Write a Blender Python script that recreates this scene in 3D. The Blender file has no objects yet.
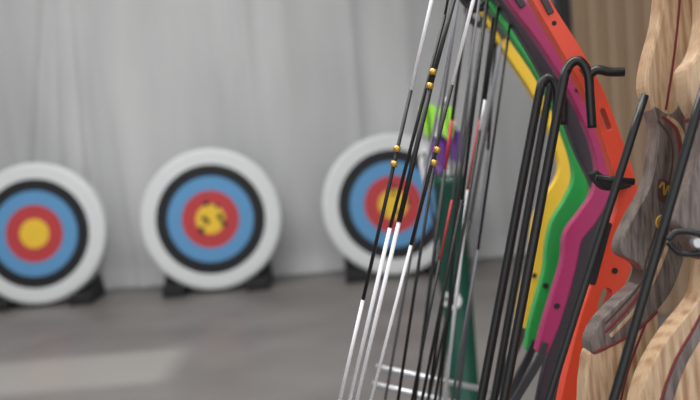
import bpy, bmesh, math, random
from mathutils import Vector, Matrix
random.seed(4)
sc = bpy.context.scene
try:
    sc.view_settings.view_transform = 'Standard'
except Exception: pass

# ---------------------------------------------------------------- materials
def newmat(name):
    m = bpy.data.materials.new(name); m.use_nodes = True
    return m, m.node_tree.nodes, m.node_tree.links, m.node_tree.nodes['Principled BSDF']
def srgb(r, g, b):
    f = lambda c: (c/255/12.92) if c/255 <= .04045 else ((c/255+.055)/1.055)**2.4
    return (f(r), f(g), f(b), 1)
def plain(name, col, rough=.5, metal=0, var=.12, scale=60, bump=0.0, coat=0):
    m, n, l, p = newmat(name)
    tc = n.new('ShaderNodeTexCoord'); nz = n.new('ShaderNodeTexNoise'); nz.inputs['Scale'].default_value = scale
    nz.inputs['Detail'].default_value = 4
    l.new(tc.outputs['Object'], nz.inputs['Vector'])
    mx = n.new('ShaderNodeMix'); mx.data_type = 'RGBA'
    mx.inputs[6].default_value = tuple(c*(1-var) for c in col[:3])+(1,)
    mx.inputs[7].default_value = tuple(min(1, c*(1+var)) for c in col[:3])+(1,)
    l.new(nz.outputs['Fac'], mx.inputs[0]); l.new(mx.outputs[2], p.inputs['Base Color'])
    p.inputs['Roughness'].default_value = rough; p.inputs['Metallic'].default_value = metal
    p.inputs['Coat Weight'].default_value = coat
    if bump:
        b = n.new('ShaderNodeBump'); b.inputs['Strength'].default_value = bump; b.inputs['Distance'].default_value = .01
        l.new(nz.outputs['Fac'], b.inputs['Height']); l.new(b.outputs[0], p.inputs['Normal'])
    return m
def wood(name, c1, c2, c3, period=.006, warp=14, nscale=9, fine=.6):
    m, n, l, p = newmat(name)
    tc = n.new('ShaderNodeTexCoord'); mp = n.new('ShaderNodeMapping')
    mp.inputs['Rotation'].default_value = (0, math.radians(-8), 0)
    mp.inputs['Scale'].default_value = (1.0, 1.0, .22)
    l.new(tc.outputs['Object'], mp.inputs[0])
    nz = n.new('ShaderNodeTexNoise'); nz.inputs['Scale'].default_value = nscale; nz.inputs['Detail'].default_value = 1.6
    l.new(mp.outputs[0], nz.inputs['Vector'])
    ml = n.new('ShaderNodeMath'); ml.operation = 'MULTIPLY'; ml.inputs[1].default_value = warp*2.2
    l.new(nz.outputs['Fac'], ml.inputs[0])
    sx = n.new('ShaderNodeSeparateXYZ'); l.new(mp.outputs[0], sx.inputs[0])
    mm = n.new('ShaderNodeMath'); mm.operation = 'MULTIPLY_ADD'; mm.inputs[1].default_value = 6.283/period
    l.new(sx.outputs['X'], mm.inputs[0]); l.new(ml.outputs[0], mm.inputs[2])
    sn = n.new('ShaderNodeMath'); sn.operation = 'SINE'; l.new(mm.outputs[0], sn.inputs[0])
    mr = n.new('ShaderNodeMapRange'); mr.inputs[1].default_value = -1; mr.inputs[2].default_value = 1
    l.new(sn.outputs[0], mr.inputs[0])
    n3 = n.new('ShaderNodeTexNoise'); n3.inputs['Scale'].default_value = 45; l.new(mp.outputs[0], n3.inputs['Vector'])
    r3 = n.new('ShaderNodeMapRange'); r3.inputs[1].default_value = .35; r3.inputs[2].default_value = .65; r3.inputs[3].default_value = .25
    l.new(n3.outputs['Fac'], r3.inputs[0])
    m3 = n.new('ShaderNodeMath'); m3.operation = 'MULTIPLY'; l.new(mr.outputs[0], m3.inputs[0]); l.new(r3.outputs[0], m3.inputs[1])
    cr = n.new('ShaderNodeValToRGB'); e = cr.color_ramp.elements
    e[0].position = .2; e[0].color = c1; e[1].position = 1; e[1].color = c2
    l.new(m3.outputs[0], cr.inputs[0])
    n2 = n.new('ShaderNodeTexNoise'); n2.inputs['Scale'].default_value = 420; n2.inputs['Detail'].default_value = 3
    mp2 = n.new('ShaderNodeMapping'); mp2.inputs['Scale'].default_value = (1, 1, .04)
    mp2.inputs['Rotation'].default_value = (0, math.radians(-8), 0)
    l.new(tc.outputs['Object'], mp2.inputs[0]); l.new(mp2.outputs[0], n2.inputs['Vector'])
    r2 = n.new('ShaderNodeMapRange'); r2.inputs[1].default_value = .42; r2.inputs[2].default_value = .75; r2.inputs[4].default_value = fine
    l.new(n2.outputs['Fac'], r2.inputs[0])
    mx = n.new('ShaderNodeMix'); mx.data_type = 'RGBA'; mx.inputs[7].default_value = c3
    l.new(r2.outputs[0], mx.inputs[0]); l.new(cr.outputs[0], mx.inputs[6]); l.new(mx.outputs[2], p.inputs['Base Color'])
    p.inputs['Roughness'].default_value = .38; p.inputs['Coat Weight'].default_value = .2; p.inputs['Coat Roughness'].default_value = .2
    return m

M = {}
M['black'] = plain('black_coated_metal', (.010, .010, .011, 1), .35)
M['blackm'] = plain('black_matte', (.015, .015, .017, 1), .7)
M['dgrey'] = plain('dark_grey_limb', (.035, .035, .04, 1), .4)
M['red'] = plain('red_orange_anodised', (.90, .078, .030, 1), .35, var=.03)
M['magenta'] = plain('magenta_anodised', srgb(176, 40, 102), .35, var=.08)
M['green'] = plain('green_anodised', srgb(48, 168, 80), .4, var=.08)
M['yellow'] = plain('yellow_anodised', srgb(238, 194, 50), .4, var=.05)
M['maroon'] = plain('dark_plum_anodised', srgb(42, 27, 40), .35, var=.1)
M['strw'] = plain('white_string', srgb(236, 236, 240), .6, scale=700, var=.12)
M['strk'] = plain('black_serving', (.012, .012, .013, 1), .5, scale=900, var=.4)
M['strg'] = plain('grey_string', srgb(105, 105, 112), .6, scale=700, var=.2)
M['strr'] = plain('red_serving', srgb(190, 50, 60), .6)
M['gold'] = plain('brass', srgb(215, 170, 84), .3, metal=.6)
M['silver'] = plain('silver_metal', srgb(200, 202, 205), .3, metal=.7)
M['cream'] = wood('ash_wood', srgb(216, 184, 148), srgb(168, 124, 88), srgb(150, 110, 78), .011, 20, 9, .55)
M['walnut'] = wood('grey_walnut_wood', srgb(130, 116, 110), srgb(80, 66, 62), srgb(58, 46, 44), .014, 16, 11, .8)
M['redlam'] = plain('red_laminate', srgb(128, 40, 46), .4)
M['brown'] = plain('brown_laminate', srgb(78, 54, 44), .4)
M['t_white'] = plain('foam_white', srgb(228, 231, 233), .8, var=.03, scale=12, bump=.1)
M['t_black'] = plain('print_black', srgb(26, 28, 34), .7)
M['t_blue'] = plain('print_blue', srgb(98, 158, 208), .7, var=.05, scale=20)
M['t_red'] = plain('print_red', srgb(196, 66, 70), .7, var=.06, scale=20)
M['t_yel'] = plain('print_yellow', srgb(250, 204, 62), .7, var=.06, scale=20)
M['tube'] = plain('dark_green_plastic', srgb(14, 70, 56), .35, var=.1)
M['lime'] = plain('lime_vane', srgb(165, 235, 70), .5)
M['purple'] = plain('purple_vane', srgb(110, 60, 150), .5)

# ---------------------------------------------------------------- frames
CAM = Vector((0, 0, 1.05))
ROT = (Matrix.Rotation(math.radians(85), 3, 'X') @ Matrix.Rotation(math.radians(-4.7), 3, 'Z'))
K = 972.0
AX, AY, AZ = ROT @ Vector((1, 0, 0)), ROT @ Vector((0, 1, 0)), ROT @ Vector((0, 0, -1))
def W(u, v, d):            # image pixel coordinates at a chosen depth, back-projected through the camera -> world metres
    return CAM + AX*((u-350)*d/K) + AY*((200-v)*d/K) + AZ*d

def empty(name, loc):
    o = bpy.data.objects.new(name, None); sc.collection.objects.link(o); o.location = loc
    o.empty_display_size = .05
    return o
def mk(name, verts, faces, mat, parent=None, smooth=False, bevel=0, segs=2, loc=None):
    base = parent.location if parent else (loc or Vector((0, 0, 0)))
    me = bpy.data.meshes.new(name)
    me.from_pydata([Vector(v)-base for v in verts], [], faces)
    bm = bmesh.new(); bm.from_mesh(me); bmesh.ops.recalc_face_normals(bm, faces=bm.faces); bm.to_mesh(me); bm.free()
    mats = mat if isinstance(mat, list) else [mat]
    for x in mats: me.materials.append(x)
    if smooth:
        for f in me.polygons: f.use_smooth = True
    o = bpy.data.objects.new(name, me); sc.collection.objects.link(o)
    if parent: o.parent = parent
    else: o.location = base
    if bevel:
        b = o.modifiers.new('bevel', 'BEVEL'); b.width = bevel; b.segments = segs; b.limit_method = 'ANGLE'; b.angle_limit = math.radians(50)
        b.harden_normals = False
    return o
def crom(pts, n=6):
    out = []
    P = [pts[0]]+list(pts)+[pts[-1]]
    for i in range(1, len(P)-2):
        a, b, c, d = [Vector(P[i+k]) for k in (-1, 0, 1, 2)]
        for j in range(n):
            t = j/n
            out.append(.5*((2*b)+(c-a)*t+(2*a-5*b+4*c-d)*t*t+(3*b-a-3*c+d)*t**3))
    out.append(Vector(P[-2])); return out
def ribbon(name, path, d, thick, mat, parent, bevel=.002, n=6):
    s = crom(path, n); V = []; F = []
    for i, p in enumerate(s):
        a = s[max(0, i-1)]; b = s[min(len(s)-1, i+1)]
        t = Vector((b[0]-a[0], b[1]-a[1])).normalized(); nn = Vector((-t.y, t.x))
        for sg in (1, -1):
            q = W(p[0]+nn.x*p[2]*sg, p[1]+nn.y*p[2]*sg, d)
            V += [q-AZ*thick/2, q+AZ*thick/2]
    for i in range(len(s)-1):
        a = i*4; b = a+4
        F += [(a, a+2, b+2, b), (a+1, b+1, b+3, a+3), (a, b, b+1, a+1), (a+2, a+3, b+3, b+2)]
    F += [(0, 1, 3, 2), (len(V)-4, len(V)-2, len(V)-1, len(V)-3)]
    return mk(name, V, F, mat, parent, bevel=bevel)
def prism(name, poly, d, thick, mat, parent, bevel=.003, smooth_n=4, off=0):
    if smooth_n:
        P = [Vector(p) for p in poly]; N = len(P); s = []
        for i in range(N):
            a, b, c, e = P[i-1], P[i], P[(i+1) % N], P[(i+2) % N]
            for j in range(smooth_n):
                t = j/smooth_n
                s.append(.5*((2*b)+(c-a)*t+(2*a-5*b+4*c-e)*t*t+(3*b-a-3*c+e)*t**3))
    else: s = [Vector(p) for p in poly]
    N = len(s)
    V = [W(p.x, p.y, d)-AZ*(thick/2-off) for p in s]+[W(p.x, p.y, d)+AZ*(thick/2+off) for p in s]
    F = [tuple(range(N)), tuple(range(2*N-1, N-1, -1))]+[(i, (i+1) % N, N+(i+1) % N, N+i) for i in range(N)]
    return mk(name, V, F, mat, parent, bevel=bevel)
def cut_slots(o, slots, d, parent):
    """machine rounded weight-saving slots right through a riser, then discard the cutting bodies"""
    try:
        for (u0, v0, u1, v1, r) in slots:
            t = Vector((u1-u0, v1-v0)).normalized(); a0 = math.atan2(t.y, t.x); poly = []
            for k in range(7):
                an = a0-math.pi/2+math.pi*k/6; poly.append((u1+r*math.cos(an), v1+r*math.sin(an)))
            for k in range(7):
                an = a0+math.pi/2+math.pi*k/6; poly.append((u0+r*math.cos(an), v0+r*math.sin(an)))
            c = prism('slot_cutter', poly, d, .08, M['blackm'], parent, 0, 0)
            bev = [m for m in o.modifiers if m.type == 'BEVEL']
            for m in bev: m.show_viewport = False; m.show_render = False
            b = o.modifiers.new('slot', 'BOOLEAN'); b.operation = 'DIFFERENCE'; b.object = c; b.solver = 'EXACT'
            bpy.context.view_layer.update()
            dg = bpy.context.evaluated_depsgraph_get()
            me = bpy.data.meshes.new_from_object(o.evaluated_get(dg))
            o.modifiers.remove(b)
            if len(me.polygons) > 10: o.data = me
            for m in bev: m.show_viewport = True; m.show_render = True
            bpy.data.objects.remove(c, do_unlink=True)
    except Exception as ex:
        print('slot cut skipped', ex)
def wtube(name, pts, r, mat, parent=None, seg=12, loc=None, radii=None, closed=False):
    pts = [Vector(p) for p in pts]; V = []; F = []
    t0 = (pts[1]-pts[0]).normalized()
    up = Vector((0, 0, 1)) if abs(t0.z) < .9 else Vector((1, 0, 0))
    nrm = t0.cross(up).normalized()
    for i, p in enumerate(pts):
        a = pts[max(0, i-1)]; b = pts[min(len(pts)-1, i+1)]
        if closed: a = pts[i-1]; b = pts[(i+1) % len(pts)]
        t = (b-a).normalized(); nrm = (nrm-t*nrm.dot(t)).normalized(); bn = t.cross(nrm)
        rr = radii[i] if radii else r
        for k in range(seg):
            an = 2*math.pi*k/seg
            V.append(p+(nrm*math.cos(an)+bn*math.sin(an))*rr)
    L = len(pts)
    for i in range(L if closed else L-1):
        for k in range(seg):
            a = i*seg+k; b = i*seg+(k+1) % seg; j = (i+1) % L
            F.append((a, b, j*seg+(k+1) % seg, j*seg+k))
    if not closed:
        F.append(tuple(range(seg))); F.append(tuple((L-1)*seg+k for k in range(seg)))
    o = mk(name, V, F, mat, parent, smooth=True, loc=loc)
    return o
def tube(name, pts, rpx, mat, parent, curved=True, n=6, seg=12):
    s = crom(pts, n) if curved and len(pts) > 2 else [Vector(p) for p in pts]
    d = pts[0][2]
    return wtube(name, [W(*p) for p in s], rpx*d/K, mat, parent, seg)
def disc(name, u, v, d, rpx, thick, mat, parent, off=0, seg=24, bevel=.0008):
    return prism(name, [(u+rpx*math.cos(2*math.pi*k/seg), v+rpx*math.sin(2*math.pi*k/seg)) for k in range(seg)], d, thick, mat, parent, bevel, 0, off)
def ring(name, u, v, d, rpx, tpx, mat, parent, seg=36, ecc=1.0):
    c = [W(u+rpx*math.cos(2*math.pi*k/seg), v+ecc*rpx*math.sin(2*math.pi*k/seg), d) for k in range(seg)]
    return wtube(name, c, tpx*d/K, mat, parent, 8, closed=True)
def box(name, x0, x1, y0, y1, z0, z1, mat, parent=None, bevel=0):
    V = [(x, y, z) for x in (x0, x1) for y in (y0, y1) for z in (z0, z1)]
    F = [(0, 1, 3, 2), (4, 6, 7, 5), (0, 4, 5, 1), (2, 3, 7, 6), (0, 2, 6, 4), (1, 5, 7, 3)]
    c = Vector(((x0+x1)/2, (y0+y1)/2, (z0+z1)/2))
    return mk(name, V, F, mat, parent, bevel=bevel, loc=None if parent else c)

# ---------------------------------------------------------------- room
m, n, l, p = newmat('concrete_painted_light')
tc = n.new('ShaderNodeTexCoord'); geo = n.new('ShaderNodeNewGeometry')
a = n.new('ShaderNodeTexNoise'); a.inputs['Scale'].default_value = 1.5; a.inputs['Detail'].default_value = 3; a.inputs['Roughness'].default_value = .5
l.new(tc.outputs['Object'], a.inputs['Vector'])
cr = n.new('ShaderNodeValToRGB'); e = cr.color_ramp.elements
e[0].position = .3; e[0].color = srgb(110, 106, 103); e[1].position = .72; e[1].color = srgb(138, 133, 130)
l.new(a.outputs['Fac'], cr.inputs[0])
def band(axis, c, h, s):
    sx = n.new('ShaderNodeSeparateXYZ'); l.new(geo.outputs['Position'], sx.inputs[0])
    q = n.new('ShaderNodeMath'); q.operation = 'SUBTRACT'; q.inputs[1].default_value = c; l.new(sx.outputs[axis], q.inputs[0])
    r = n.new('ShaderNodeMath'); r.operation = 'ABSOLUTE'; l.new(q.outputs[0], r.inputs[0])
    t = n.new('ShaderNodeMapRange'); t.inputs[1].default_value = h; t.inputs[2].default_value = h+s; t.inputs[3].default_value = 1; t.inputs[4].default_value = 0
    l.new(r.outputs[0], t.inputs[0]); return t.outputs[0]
mu = n.new('ShaderNodeMath'); mu.operation = 'MULTIPLY'; l.new(band('X', -1.6, .7, .12), mu.inputs[0]); l.new(band('Y', 4.3, .22, .15), mu.inputs[1])  # pale patch: reflected light painted into the floor colour
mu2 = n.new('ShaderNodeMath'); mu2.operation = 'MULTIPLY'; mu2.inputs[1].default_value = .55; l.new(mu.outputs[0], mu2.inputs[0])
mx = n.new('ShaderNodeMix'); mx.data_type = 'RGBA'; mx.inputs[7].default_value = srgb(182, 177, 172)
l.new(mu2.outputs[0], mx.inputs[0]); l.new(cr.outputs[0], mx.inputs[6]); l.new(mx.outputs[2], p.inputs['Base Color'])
b = n.new('ShaderNodeTexNoise'); b.inputs['Scale'].default_value = 2.2; l.new(tc.outputs['Object'], b.inputs['Vector'])
mr = n.new('ShaderNodeMapRange'); mr.inputs[3].default_value = .32; mr.inputs[4].default_value = .48
l.new(b.outputs['Fac'], mr.inputs[0]); l.new(mr.outputs[0], p.inputs['Roughness'])
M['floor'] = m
M['wallg'] = plain('painted_block', srgb(150, 150, 150), .9, var=.05, scale=3)
M['ceil'] = plain('ceiling_board', srgb(190, 190, 188), .9, var=.04, scale=3)
M['panel'] = plain('tan_cladding', srgb(164, 138, 112), .6, var=.06, scale=6)

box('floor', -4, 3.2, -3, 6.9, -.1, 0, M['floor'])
box('wall_back', -4, 3.2, 6.9, 7.0, 0, 3.3, M['wallg'])
box('wall_left', -4.1, -4, -3, 7.0, 0, 3.3, M['wallg'])
box('wall_right', 3.2, 3.3, -3, 7.0, 0, 3.3, M['wallg'])
box('ceiling', -4.1, 3.3, -1.0, 7.0, 3.3, 3.4, M['ceil'])
V = []; F = []
x = 1.07; prof = []
while x < 3.14:
    prof += [(x, 4.5), (x+.045, 4.5), (x+.055, 4.525), (x+.075, 4.525)]; x += .085
for (px, py) in prof: V += [(px, py, 0), (px, py, 3.3), (px, py+.05, 0), (px, py+.05, 3.3)]
for i in range(len(prof)-1):
    a = i*4; b = a+4
    F += [(a, b, b+1, a+1), (a+2, a+3, b+3, b+2), (a+1, b+1, b+3, a+3), (a, a+2, b+2, b)]
F += [(0, 1, 3, 2)]
mk('wall_partition', V, F, M['panel'], loc=Vector((1.07, 4.5, 0)))
box('trim_1', 1.01, 1.07, 4.46, 4.58, 0, 3.3, M['blackm'], bevel=.005)

# curtain
m, n, l, p = newmat('grey_cloth')
tc = n.new('ShaderNodeTexCoord'); a = n.new('ShaderNodeTexNoise'); a.inputs['Scale'].default_value = 1.2; a.inputs['Detail'].default_value = 5
mp = n.new('ShaderNodeMapping'); mp.inputs['Scale'].default_value = (2.2, 1, .5)
l.new(tc.outputs['Object'], mp.inputs[0]); l.new(mp.outputs[0], a.inputs['Vector'])
cr = n.new('ShaderNodeValToRGB'); e = cr.color_ramp.elements
e[0].position = .3; e[0].color = srgb(190, 191, 193); e[1].position = .7; e[1].color = srgb(212, 213, 214)
l.new(a.outputs['Fac'], cr.inputs[0]); l.new(cr.outputs[0], p.inputs['Base Color'])
p.inputs['Roughness'].default_value = .85; p.inputs['Sheen Weight'].default_value = .2
M['cloth'] = m
nx, nz = 420, 60; V = []; F = []
rng = random.Random(2)
folds = [(rng.uniform(-3.9, 3.1), rng.uniform(.05, .12), rng.uniform(.015, .042), rng.uniform(-.05, .05)) for _ in range(34)]
folds += [(-2.0, .045, .075, .16), (-1.85, .04, .07, .05), (-1.72, .04, .07, .0), (-1.55, .05, .055, -.08), (-.72, .03, .06, .02), (-.6, .04, .055, 0), (.1, .04, .04, 0)]
for j in range(nz+1):
    z = .005+j/nz*2.75
    for i in range(nx+1):
        x = -3.95+i/nx*7.1
        y = 6.6+.02*math.sin(x*2.1+.3*math.sin(z*1.4))+.010*math.sin(x*7+z*.5)
        for (fx, fw, fa, fs) in folds:
            q = (x-fx-fs*(z-1.4))/fw
            if abs(q) < 3.5: y -= fa*.55*math.exp(-q*q)*(.6+.4*math.sin(z*1.1+fx*3))
        y += .015*math.sin(x*4.3+1)*math.sin(z*2.3+x)
        if z < .12: y -= (.12-z)*.45
        V.append((x, y, z))
for j in range(nz):
    for i in range(nx):
        a = j*(nx+1)+i; F.append((a, a+1, a+nx+2, a+nx+1))
cu = mk('curtain', V, F, M['cloth'], smooth=True, loc=Vector((-.4, 6.6, 0)))
rod = wtube('curtain_rod', [(-3.95, 6.6, 2.79), (3.15, 6.6, 2.79)], .02, M['black'], loc=Vector((-.4, 6.6, 2.79)))

# ---------------------------------------------------------------- targets
def target(X, dots, seed):
    c = Vector((X, 6.1, .468)); e = empty('archery_target', Vector((X, 6.1, 0)))
    seg = 72; lean = math.radians(6)
    ay = Vector((0, math.sin(lean), math.cos(lean))); az = Vector((0, -math.cos(lean), math.sin(lean)))
    ax = Vector((1, 0, 0))
    rr = [(0, .0), (.093, 0), (.182, 0), (.272, 0), (.346, 0), (.425, 0), (.443, -.008), (.449, -.025), (.449, -.11), (.44, -.125), (0, -.125)]
    mi = [4, 3, 2, 1, 0, 0, 0, 0, 0, 0]
    V = [c]; F = []; FM = []
    for (r, h) in rr[1:-1]:
        for k in range(seg):
            t = 2*math.pi*k/seg; V.append(c+ax*r*math.cos(t)+ay*r*math.sin(t)+az*h)
    V.append(c+az*-.125)
    for k in range(seg): F.append((0, 1+k, 1+(k+1) % seg)); FM.append(4)
    for i in range(len(rr)-3):
        for k in range(seg):
            a = 1+i*seg+k; b = 1+i*seg+(k+1) % seg
            F.append((a, a+seg, b+seg, b)); FM.append(mi[i+1])
    last = 1+(len(rr)-3)*seg
    for k in range(seg): F.append((last+k, len(V)-1, last+(k+1) % seg)); FM.append(0)
    o = mk('face_and_foam', V, F, [M['t_white'], M['t_black'], M['t_blue'], M['t_red'], M['t_yel']], e)
    for i, f in enumerate(o.data.polygons): f.material_index = FM[i]
    rg = random.Random(seed)
    for k in range(dots):
        t = rg.uniform(0, 6.28); r = rg.uniform(.02, .11)
        q = c+ax*r*math.cos(t)+ay*r*math.sin(t)
        N = 10; s = rg.uniform(.012, .02)
        vv = [q+ax*s*math.cos(6.283*i/N)+ay*s*math.sin(6.283*i/N)+az*.003 for i in range(N)]+[q+ax*s*math.cos(6.283*i/N)+ay*s*math.sin(6.283*i/N)-az*.003 for i in range(N)]
        mk('arrow_hole_%d' % k, vv, [tuple(range(N)), tuple(range(N, 2*N))]+[(i, (i+1) % N, N+(i+1) % N, N+i) for i in range(N)], M['t_black'], e)
    for sx in (-1, 1):
        x0 = X+sx*.265
        pr = [(6.02, 0), (6.38, 0), (6.38, .05), (6.30, .16), (6.20, .2), (6.155, .10), (6.02, .06)]
        vv = [(x0-.07, y, z) for y, z in pr]+[(x0+.07, y, z) for y, z in pr]; N = len(pr)
        mk('stand_foot', vv, [tuple(range(N)), tuple(range(N, 2*N))]+[(i, (i+1) % N, N+(i+1) % N, N+i) for i in range(N)], M['blackm'], e, bevel=.006)
        box('stand_prop', x0-.03, x0+.03, 6.27, 6.31, .1, .62, M['blackm'], e, .004)
    box('stand_crossbar', X-.3, X+.3, 6.27, 6.31, .58, .64, M['blackm'], e, .004)
    return e
target(-2.0, 0, 1); target(-.886, 9, 5); target(.268, 5, 3)

# ---------------------------------------------------------------- tube quiver with arrows
qx, qy = .268, 2.6
e = empty('arrow_tube_quiver', Vector((qx, qy, 0)))
def lathe(name, prof, cx, cy, mat, par, seg=32):
    V = []; F = []
    for r, z in prof:
        for k in range(seg): V.append((cx+r*math.cos(6.28318*k/seg), cy+r*math.sin(6.28318*k/seg), z))
    for i in range(len(prof)-1):
        for k in range(seg):
            a = i*seg+k; b = i*seg+(k+1) % seg; F.append((a, b, b+seg, a+seg))
    F.append(tuple(range(seg)))
    return mk(name, V, F, mat, par, smooth=True)
lathe('tube_body', [(.066, 0), (.066, .015), (.041, .025), (.041, .84), (.044, .845), (.044, .865), (.038, .865), (.038, .1)], qx, qy, M['tube'], e)
V = []; F = []
N = 24
for k in range(N):
    for r in (.014, .024):
        t = 6.28318*k/N; dx = r*math.cos(t)-.018
        V.append((qx+dx, qy-math.sqrt(max(0, .0418**2-dx*dx)), .535+r*math.sin(t)))
for k in range(N):
    a = 2*k; b = (2*k+2) % (2*N); F.append((a, a+1, b+1, b))
mk('round_label', V, F, M['strw'], e)
for i, (dx, dy, top, col) in enumerate([(-.014, -.012, 1.07, 'lime'), (.01, -.008, 1.06, 'lime'), (.0, .012, .985, 'purple'), (.018, .0, .995, 'purple'), (-.02, .006, .93, 'strw'), (-.004, -.018, .97, 'purple')]):
    bx, by = qx+dx, qy+dy; tx = bx+dx*1.2-.014
    wtube('arrow_shaft_%d' % i, [(bx, by, .12), (tx, by, top)], .0035, M['blackm'], e, 8)
    wtube('nock_%d' % i, [(tx, by, top), (tx, by, top+.014)], .0045, M['strw'], e, 8)
    for k in range(3):
        an = k*2.094+.3+i; ux, uy = math.cos(an), math.sin(an); vv = []
        pr = [(.003, -.1), (.013, -.085), (.025, -.03), (.023, -.012), (.003, -.01)]
        for s in (-.0008, .0008):
            for r, z in pr: vv.append((tx+ux*r-uy*s, by+uy*r+ux*s, top+z))
        mk('vane_%d_%d' % (i, k), vv, [tuple(range(5)), tuple(range(5, 10))]+[(q, (q+1) % 5, 5+(q+1) % 5, 5+q) for q in range(5)], M[col], e)

# ---------------------------------------------------------------- compound bows
def cam_wheel(name, u, v, d, r, par, mat=None):
    mat = mat or M['black']
    ring(name+'_rim', u, v, d, r, 2.2, mat, par, ecc=1.0)
    ring(name+'_inner', u-r*.12, v+r*.1, d, r*.62, 1.8, mat, par, ecc=1.15)
    for k in range(5):
        t = k*1.2566+.4
        tube(name+'_spoke%d' % k, [(u, v, d), (u+r*math.cos(t), v+r*math.sin(t), d)], 1.7, mat, par, False)
    disc(name+'_hub', u, v, d, r*.24, .022, M['silver'], par)
def bow(d, rmat, path, camt, camb, slots, strs, thick=.026, bolts=None):
    e = empty('compound_bow', W(*path[len(path)//2][:2], d))
    ro = ribbon('riser', path, d, thick, rmat, e)
    if slots: cut_slots(ro, slots, d, e)
    t = path[0]; b = path[-1]
    for s, dd in (('a', -.013), ('b', .013)):
        tt = path[1]
        ribbon('upper_limb_'+s, [(tt[0]+6, tt[1]+2, 3), (t[0]+5, t[1]-1, 3.5), ((t[0]+camt[0])/2+3, (t[1]+camt[1])/2-3, 3), (camt[0], camt[1], 2.5)], d+dd, .009, M['dgrey'], e, .001)
        ribbon('lower_limb_'+s, [(b[0]+5, b[1]-10, 3), (b[0]-8, b[1]+20, 4), ((b[0]*.6+camb[0]*.4), (b[1]*.45+camb[1]*.55), 3), (camb[0], camb[1], 2.5)], d+dd, .009, M['dgrey'], e, .001)
    cam_wheel('upper_cam', camt[0], camt[1], d, camt[2], e)
    cam_wheel('lower_cam', camb[0], camb[1], d, camb[2], e)
    for q in (bolts or []): disc('bolt', q[0], q[1], d, q[2], thick+.003, M['blackm'], e)
    for i, s in enumerate(strs):
        dd = d+s[0]
        for k in range(len(s[1])-1):
            a, c = s[1][k], s[1][k+1]
            tube('string_%d_%d' % (i, k), [(a[0], a[1], dd), (c[0], c[1], dd)], a[2], M[a[3]], e, False, seg=8)
        for (u, v) in (s[2] if len(s) > 2 else []):
            sl = (s[1][-1][0]-s[1][0][0])/(s[1][-1][1]-s[1][0][1])
            tube('brass_bead', [(u-sl*2.8, v-2.8, dd), (u+sl*2.8, v+2.8, dd)], 3.5, M['gold'], e, False)
    return e

# nearest, red
RB = bow(1.25, M['red'],
    [(518, -35, 8), (545, 12, 8), (571, 55, 9), (594, 98, 9), (610, 140, 9), (621, 175, 10), (626, 205, 12), (621, 235, 15), (612, 262, 17), (605, 285, 16), (594, 318, 16), (584, 352, 15), (573, 395, 14), (562, 440, 11)],
    (466, -72, 26), (303, 625, 26),
    [(604, 292, 600, 306, 5), (593, 326, 589, 340, 5), (584, 360, 581, 374, 4.5), (600, 112, 606, 128, 2.6), (580, 72, 588, 86, 2.6)],
    [(-.03, [(441, -40, 1.9, 'strw'), (411, 90, 1.9, 'strk'), (363, 300, 1.9, 'strw'), (340, 400, 1.9, 'strw'), (293, 605, 1, 'strw')], [(397, 149), (394, 164)]),
     (-.02, [(464, -45, 1.6, 'strw'), (454, 0, 2.2, 'strk'), (431, 85, 2.6, 'strk'), (399, 222, 2.1, 'strw'), (357, 400, 1.9, 'strw'), (308, 605, 1, 'strw')], [(433, 72), (430, 86)]),
     (-.012, [(456, -45, 1.3, 'strk'), (445, 15, 1.8, 'strk'), (390, 228, 2.1, 'strw'), (350, 400, 2.0, 'strw'), (300, 605, 1, 'strw')]),
     (-.03, [(486, -50, 1.9, 'strw'), (452, 85, 1.9, 'strk'), (411, 245, 1.7, 'strw'), (371, 400, 1.7, 'strw'), (318, 605, 1, 'strw')], [(437, 150), (434, 163)])],
    bolts=[(612, 270, 3), (552, 25, 2.4)])
ribbon('sight_window_rest', [(592, 172, 3), (604, 184, 5), (616, 186, 4), (628, 184, 3)], 1.235, .03, M['blackm'], RB, .002)
ribbon('grip_pad', [(606, 222, 4), (600, 240, 5), (594, 262, 5), (590, 284, 3)], 1.25, .03, M['blackm'], RB, .003)
# magenta
bow(1.42, M['magenta'],
    [(494, -28, 7), (517, 5, 7.5), (542, 38, 7.5), (565, 74, 7.5), (584, 110, 7.5), (597, 142, 7.5), (603, 170, 8), (599, 195, 8.5), (586, 217, 9.5), (572, 236, 9), (568, 260, 7.5), (560, 290, 8), (550, 322, 8), (540, 352, 6)],
    (474, -38, 20), (352, 565, 20), None,
    [(.0, [(462, -25, 1.3, 'strg'), (436, 150, 1.6, 'strk'), (398, 400, 1.2, 'strg'), (338, 550, 1, 'strg')]),
     (.01, [(490, -20, 1.6, 'strk'), (462, 200, 1.6, 'strk'), (422, 400, 1, 'strk'), (366, 550, 1, 'strk')]),
     (-.01, [(482, -20, 1.2, 'strg'), (452, 200, 1.2, 'strr'), (440, 260, 1.4, 'strk'), (412, 400, 1, 'strk'), (358, 550, 1, 'strk')])], bolts=[(575, 91, 2.4), (555, 305, 3)])
# plum-black one
bow(1.52, M['maroon'],
    [(490, -20, 6), (511, 12, 7), (533, 46, 8), (553, 78, 10), (571, 110, 12), (587, 145, 14), (600, 175, 13), (608, 200, 13), (600, 224, 14), (589, 245, 14), (584, 270, 13), (576, 302, 14), (565, 335, 13), (554, 372, 12), (542, 410, 8)],
    (470, -20, 19), (368, 560, 20), None,
    [(.0, [(458, -5, 1.4, 'strg'), (385, 400, 1.4, 'strg'), (352, 550, 1, 'strg')]),
     (.01, [(500, -5, 1.6, 'strk'), (485, 100, 1.6, 'strw'), (480, 130, 1.6, 'strk'), (435, 400, 1.4, 'strk'), (382, 550, 1, 'strk')]),
     (.005, [(512, 10, 1.3, 'strk'), (478, 250, 1.3, 'strg'), (452, 400, 1.3, 'strk'), (395, 550, 1, 'strk')])])
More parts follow.
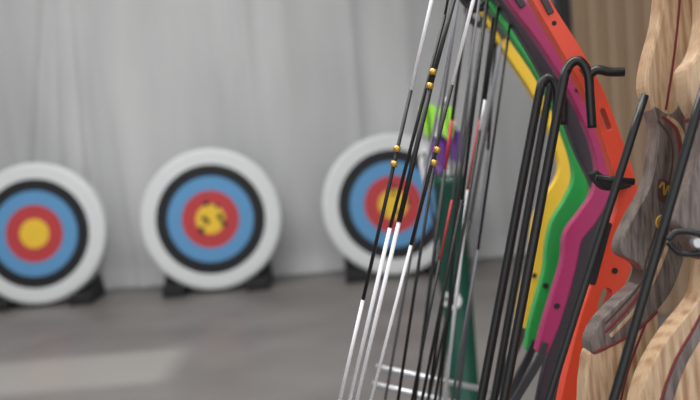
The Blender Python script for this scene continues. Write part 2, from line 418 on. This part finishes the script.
# green
bow(1.62, M['green'],
    [(484, -8, 6), (502, 16, 6.5), (520, 42, 6.5), (539, 70, 6.5), (554, 98, 6.5), (567, 130, 6.5), (577, 160, 7), (579, 182, 8), (572, 204, 10), (560, 224, 10), (553, 245, 8), (550, 270, 7.5), (543, 300, 8.5), (535, 328, 8), (530, 350, 6)],
    (478, -8, 18), (385, 540, 18), None,
    [(.0, [(468, 5, 1.8, 'strk'), (452, 120, 1.8, 'strr'), (445, 170, 1.8, 'strk'), (415, 400, 1.2, 'strg'), (372, 530, 1, 'strg')]),
     (.01, [(495, 5, 1.6, 'strk'), (480, 120, 1.8, 'strr'), (468, 190, 1.8, 'strw'), (445, 400, 1.3, 'strk'), (398, 530, 1, 'strk')]),
     (-.01, [(486, 5, 1.6, 'strk'), (428, 400, 1.4, 'strk'), (384, 530, 1, 'strk')])], bolts=[(544, 285, 3)])
# yellow
bow(1.75, M['yellow'],
    [(483, 10, 5), (499, 36, 5.5), (516, 62, 5.5), (532, 86, 5.5), (547, 114, 5.5), (558, 143, 6), (564, 165, 6.5), (562, 182, 8), (553, 200, 10), (543, 218, 10), (538, 240, 8.5), (536, 262, 8), (529, 290, 8.5), (523, 318, 7.5), (519, 338, 6)],
    (482, 10, 16), (415, 500, 16), None,
    [(.0, [(474, 25, 1.6, 'strk'), (440, 400, 1.4, 'strk'), (402, 490, 1, 'strk')]),
     (.01, [(497, 20, 1.6, 'strk'), (488, 150, 1.8, 'strg'), (458, 400, 1.4, 'strk'), (428, 490, 1, 'strk')]),
     (-.01, [(505, 20, 2.0, 'strg'), (470, 220, 1.8, 'strk'), (428, 400, 1.4, 'strk'), (410, 490, 1, 'strk')])], bolts=[(533, 275, 2.5)])

# ---------------------------------------------------------------- recurve bows (wood)
def recurve(d, anchor, parts, limbs):
    e = empty('recurve_bow', W(*anchor, d))
    for nm, poly, th, mt in parts: prism(nm, poly, d, th, M[mt], e, .004)
    for nm, path, th, mt in limbs: ribbon(nm, path, d, th, M[mt], e, .001)
    return e
A = recurve(1.12, (650, 200), [
    ('riser_upper_block', [(662, -60), (694, -60), (692, 0), (688, 40), (681, 75), (678, 105), (668, 122), (652, 118), (646, 106), (640, 88), (643, 62), (652, 28), (656, 0)], .040, 'cream'),
    ('riser_core', [(648, 108), (664, 116), (678, 104), (680, 150), (684, 200), (682, 240), (668, 285), (650, 310), (632, 326), (614, 340), (590, 352), (586, 340), (594, 322), (612, 302), (632, 284), (638, 272), (632, 262), (618, 254), (617, 240), (628, 216), (644, 186), (651, 150), (652, 128)], .042, 'walnut'),
    ('riser_lower_block', [(588, 348), (614, 337), (634, 324), (652, 308), (650, 350), (640, 400), (630, 470), (580, 470), (580, 400), (582, 370)], .040, 'cream')],
    [('red_lamination_upper', [(656, 118, 1.6), (670, 132, 1.6), (673, 165, 1.6), (664, 215, 1.6), (650, 262, 1.6), (628, 300, 1.6), (600, 330, 1.6)], .044, 'redlam'),
     ('pale_lamination_upper', [(661, 118, 2), (675, 132, 2), (678, 165, 2), (669, 215, 2), (655, 262, 2), (633, 303, 2), (605, 334, 2)], .0435, 'cream'),
     ('dark_lamination_mid', [(652, 122, 1.5), (664, 140, 1.5), (666, 165, 1.5), (656, 212, 1.5), (641, 258, 1.5), (634, 284, 1.5), (600, 322, 1.5)], .0425, 'brown'),
     ('red_lamination_lower', [(588, 350, 1.4), (614, 339, 1.4), (634, 326, 1.4), (652, 309, 1.4)], .044, 'redlam'),
     ('dark_lamination_top', [(676, -60, 1.4), (674, 0, 1.4), (668, 60, 1.4), (660, 112, 1.4)], .0412, 'redlam'),
     ('dark_lamination_bottom', [(640, 322, 1.4), (622, 370, 1.4), (612, 420, 1.4), (606, 468, 1.4)], .0412, 'redlam'),
     ('upper_limb', [(678, -50, 9), (700, -150, 6), (705, -280, 4), (680, -400, 3), (690, -450, 3)], .038, 'cream'),
     ('lower_limb', [(605, 460, 9), (580, 560, 6), (520, 680, 4), (440, 780, 3), (410, 830, 3)], .038, 'cream')])
B = recurve(1.02, (700, 200), [
    ('riser_upper_block', [(702, -60), (760, -60), (760, 60), (750, 140), (715, 150), (694, 122), (682, 98), (679, 72), (690, 55), (698, 20)], .042, 'cream'),
    ('riser_core', [(694, 118), (715, 150), (750, 138), (750, 220), (742, 290), (720, 300), (700, 262), (676, 232), (668, 220), (676, 195), (690, 160)], .044, 'walnut'),
    ('riser_lower_block', [(700, 258), (722, 300), (742, 288), (725, 350), (700, 420), (690, 480), (615, 480), (628, 420), (640, 375), (662, 335), (690, 300), (696, 280)], .042, 'cream')],
    [('red_lamination_upper', [(692, 117, 1.5), (715, 150, 1.5), (752, 138, 1.5)], .046, 'redlam'),
     ('grey_lamination', [(704, 262, 5), (708, 290, 5), (694, 325, 5), (672, 365, 5), (655, 420, 5), (645, 478, 5)], .0443, 'walnut'),
     ('dark_lamination', [(700, 262, 1.4), (703, 290, 1.4), (688, 323, 1.4), (666, 363, 1.4), (648, 420, 1.4), (638, 478, 1.4)], .0448, 'redlam'),
     ('upper_limb', [(735, -50, 9), (760, -150, 6), (765, -300, 4), (740, -440, 3), (748, -500, 3)], .038, 'cream'),
     ('lower_limb', [(650, 470, 9), (620, 580, 6), (560, 700, 4), (470, 800, 3), (440, 860, 3)], .038, 'cream')])
disc('medallion', 657, 222, 1.12, 8, .048, M['gold'], A, bevel=.001)
disc('medallion_centre', 657, 222, 1.12, 4.2, .0495, M['brown'], A)
prism('emblem_plate', [(652, 180), (662, 182), (672, 191), (672, 200), (660, 203), (652, 199)], 1.12, .0450, M['brown'], A, .0005)
ribbon('emblem_script', [(653, 188, .9), (657, 183, .9), (658, 195, .9), (662, 186, .9), (663, 198, .9), (667, 190, .9), (670, 198, .9)], 1.12, .047, M['gold'], A, 0)

# ---------------------------------------------------------------- rack
e = empty('bow_rack', W(560, 400, 1.3)); RK = e
bl = M['black']
def toend(u0, v0, u1, v1, d, z=.02):
    a = W(u0, v0, d); b = W(u1, v1, d); t = (z-b.z)/(b.z-a.z); return b+(b-a)*t
def leg(name, pts, r, d):
    s = [W(*p) for p in crom([(u, v, d) for u, v in pts], 6)]
    a, b = pts[-2], pts[-1]
    s.append(toend(a[0], a[1], b[0], b[1], d))
    wtube(name, s, r*d/K, bl, RK); return s[-1]
f1 = leg('hook_leg', [(592, 128), (590, 98), (588, 74), (581, 62), (573, 62), (566, 72), (560, 100), (504, 400)], 4.8, 1.2)
f2 = leg('hook_leg_b', [(556, 120), (557, 90), (550, 78), (543, 84), (536, 110), (481, 400)], 4.6, 1.36)
f3 = leg('hook_leg_c', [(564, 125), (564, 96), (558, 80), (551, 86), (545, 115), (494, 400)], 4.0, 1.47)
f4 = leg('rear_leg', [(645, 95), (548, 400)], 4.2, 1.07)
f5 = leg('front_leg', [(706, 80), (612, 405)], 5, .97)
tube('peg_upper', [(588, 76, 1.2), (597, 70, 1.2), (610, 72, 1.2), (624, 72, 1.2)], 4.6, bl, e)
tube('peg_mid', [(596, 178, 1.2), (634, 182, 1.2)], 3.5, bl, e)
tube('peg_lower_hook', [(668, 240, .96), (676, 232, .96), (690, 232, .96), (706, 236, .96)], 3.2, bl, e)
tube('peg_lower_hook_b', [(668, 242, .96), (678, 252, .96), (692, 254, .96), (706, 252, .96)], 3.2, bl, e)
disc('peg_bolt', 696, 243, .96, 5, .012, M['silver'], e)
wtube('base_rail', [f5, f4, f1, f2, f3], .014, bl, e)
tube('steel_crossbar_a', [(376, 367, 1.9), (520, 397, 1.9)], 3.2, M['silver'], e, False)
tube('steel_crossbar_b', [(372, 384, 1.9), (520, 418, 1.9)], 3.2, M['silver'], e, False)

# ---------------------------------------------------------------- lights
w = bpy.data.worlds.new('overcast'); sc.world = w; w.use_nodes = True
bg = w.node_tree.nodes['Background']; bg.inputs[0].default_value = (.97, .98, 1, 1); bg.inputs[1].default_value = 1.3
def area(name, loc, rot, sx, sy, pw, col=(1, .99, .97)):
    L = bpy.data.lights.new(name, 'AREA'); L.shape = 'RECTANGLE'; L.size = sx; L.size_y = sy; L.energy = pw; L.color = col
    o = bpy.data.objects.new(name, L); sc.collection.objects.link(o); o.location = loc; o.rotation_euler = rot
area('added_overhead_light', (-1.2, 4.6, 3.2), (0, 0, 0), 3, .5, 62)  # unseen overhead area lights, added to light the room
area('added_overhead_light', (-.8, 1.5, 3.2), (0, 0, 0), 3, .5, 88)
area('added_overhead_light', (1.4, .3, 3.2), (0, 0, 0), 1.5, .5, 30)

# ---------------------------------------------------------------- camera
cd = bpy.data.cameras.new('camera'); co = bpy.data.objects.new('camera', cd); sc.collection.objects.link(co)
co.matrix_world = Matrix.Translation(CAM) @ ROT.to_4x4()
cd.lens = 50; cd.sensor_width = 36; cd.clip_start = .05
cd.dof.use_dof = True; cd.dof.focus_distance = 1.16; cd.dof.aperture_fstop = 4.3
sc.camera = co
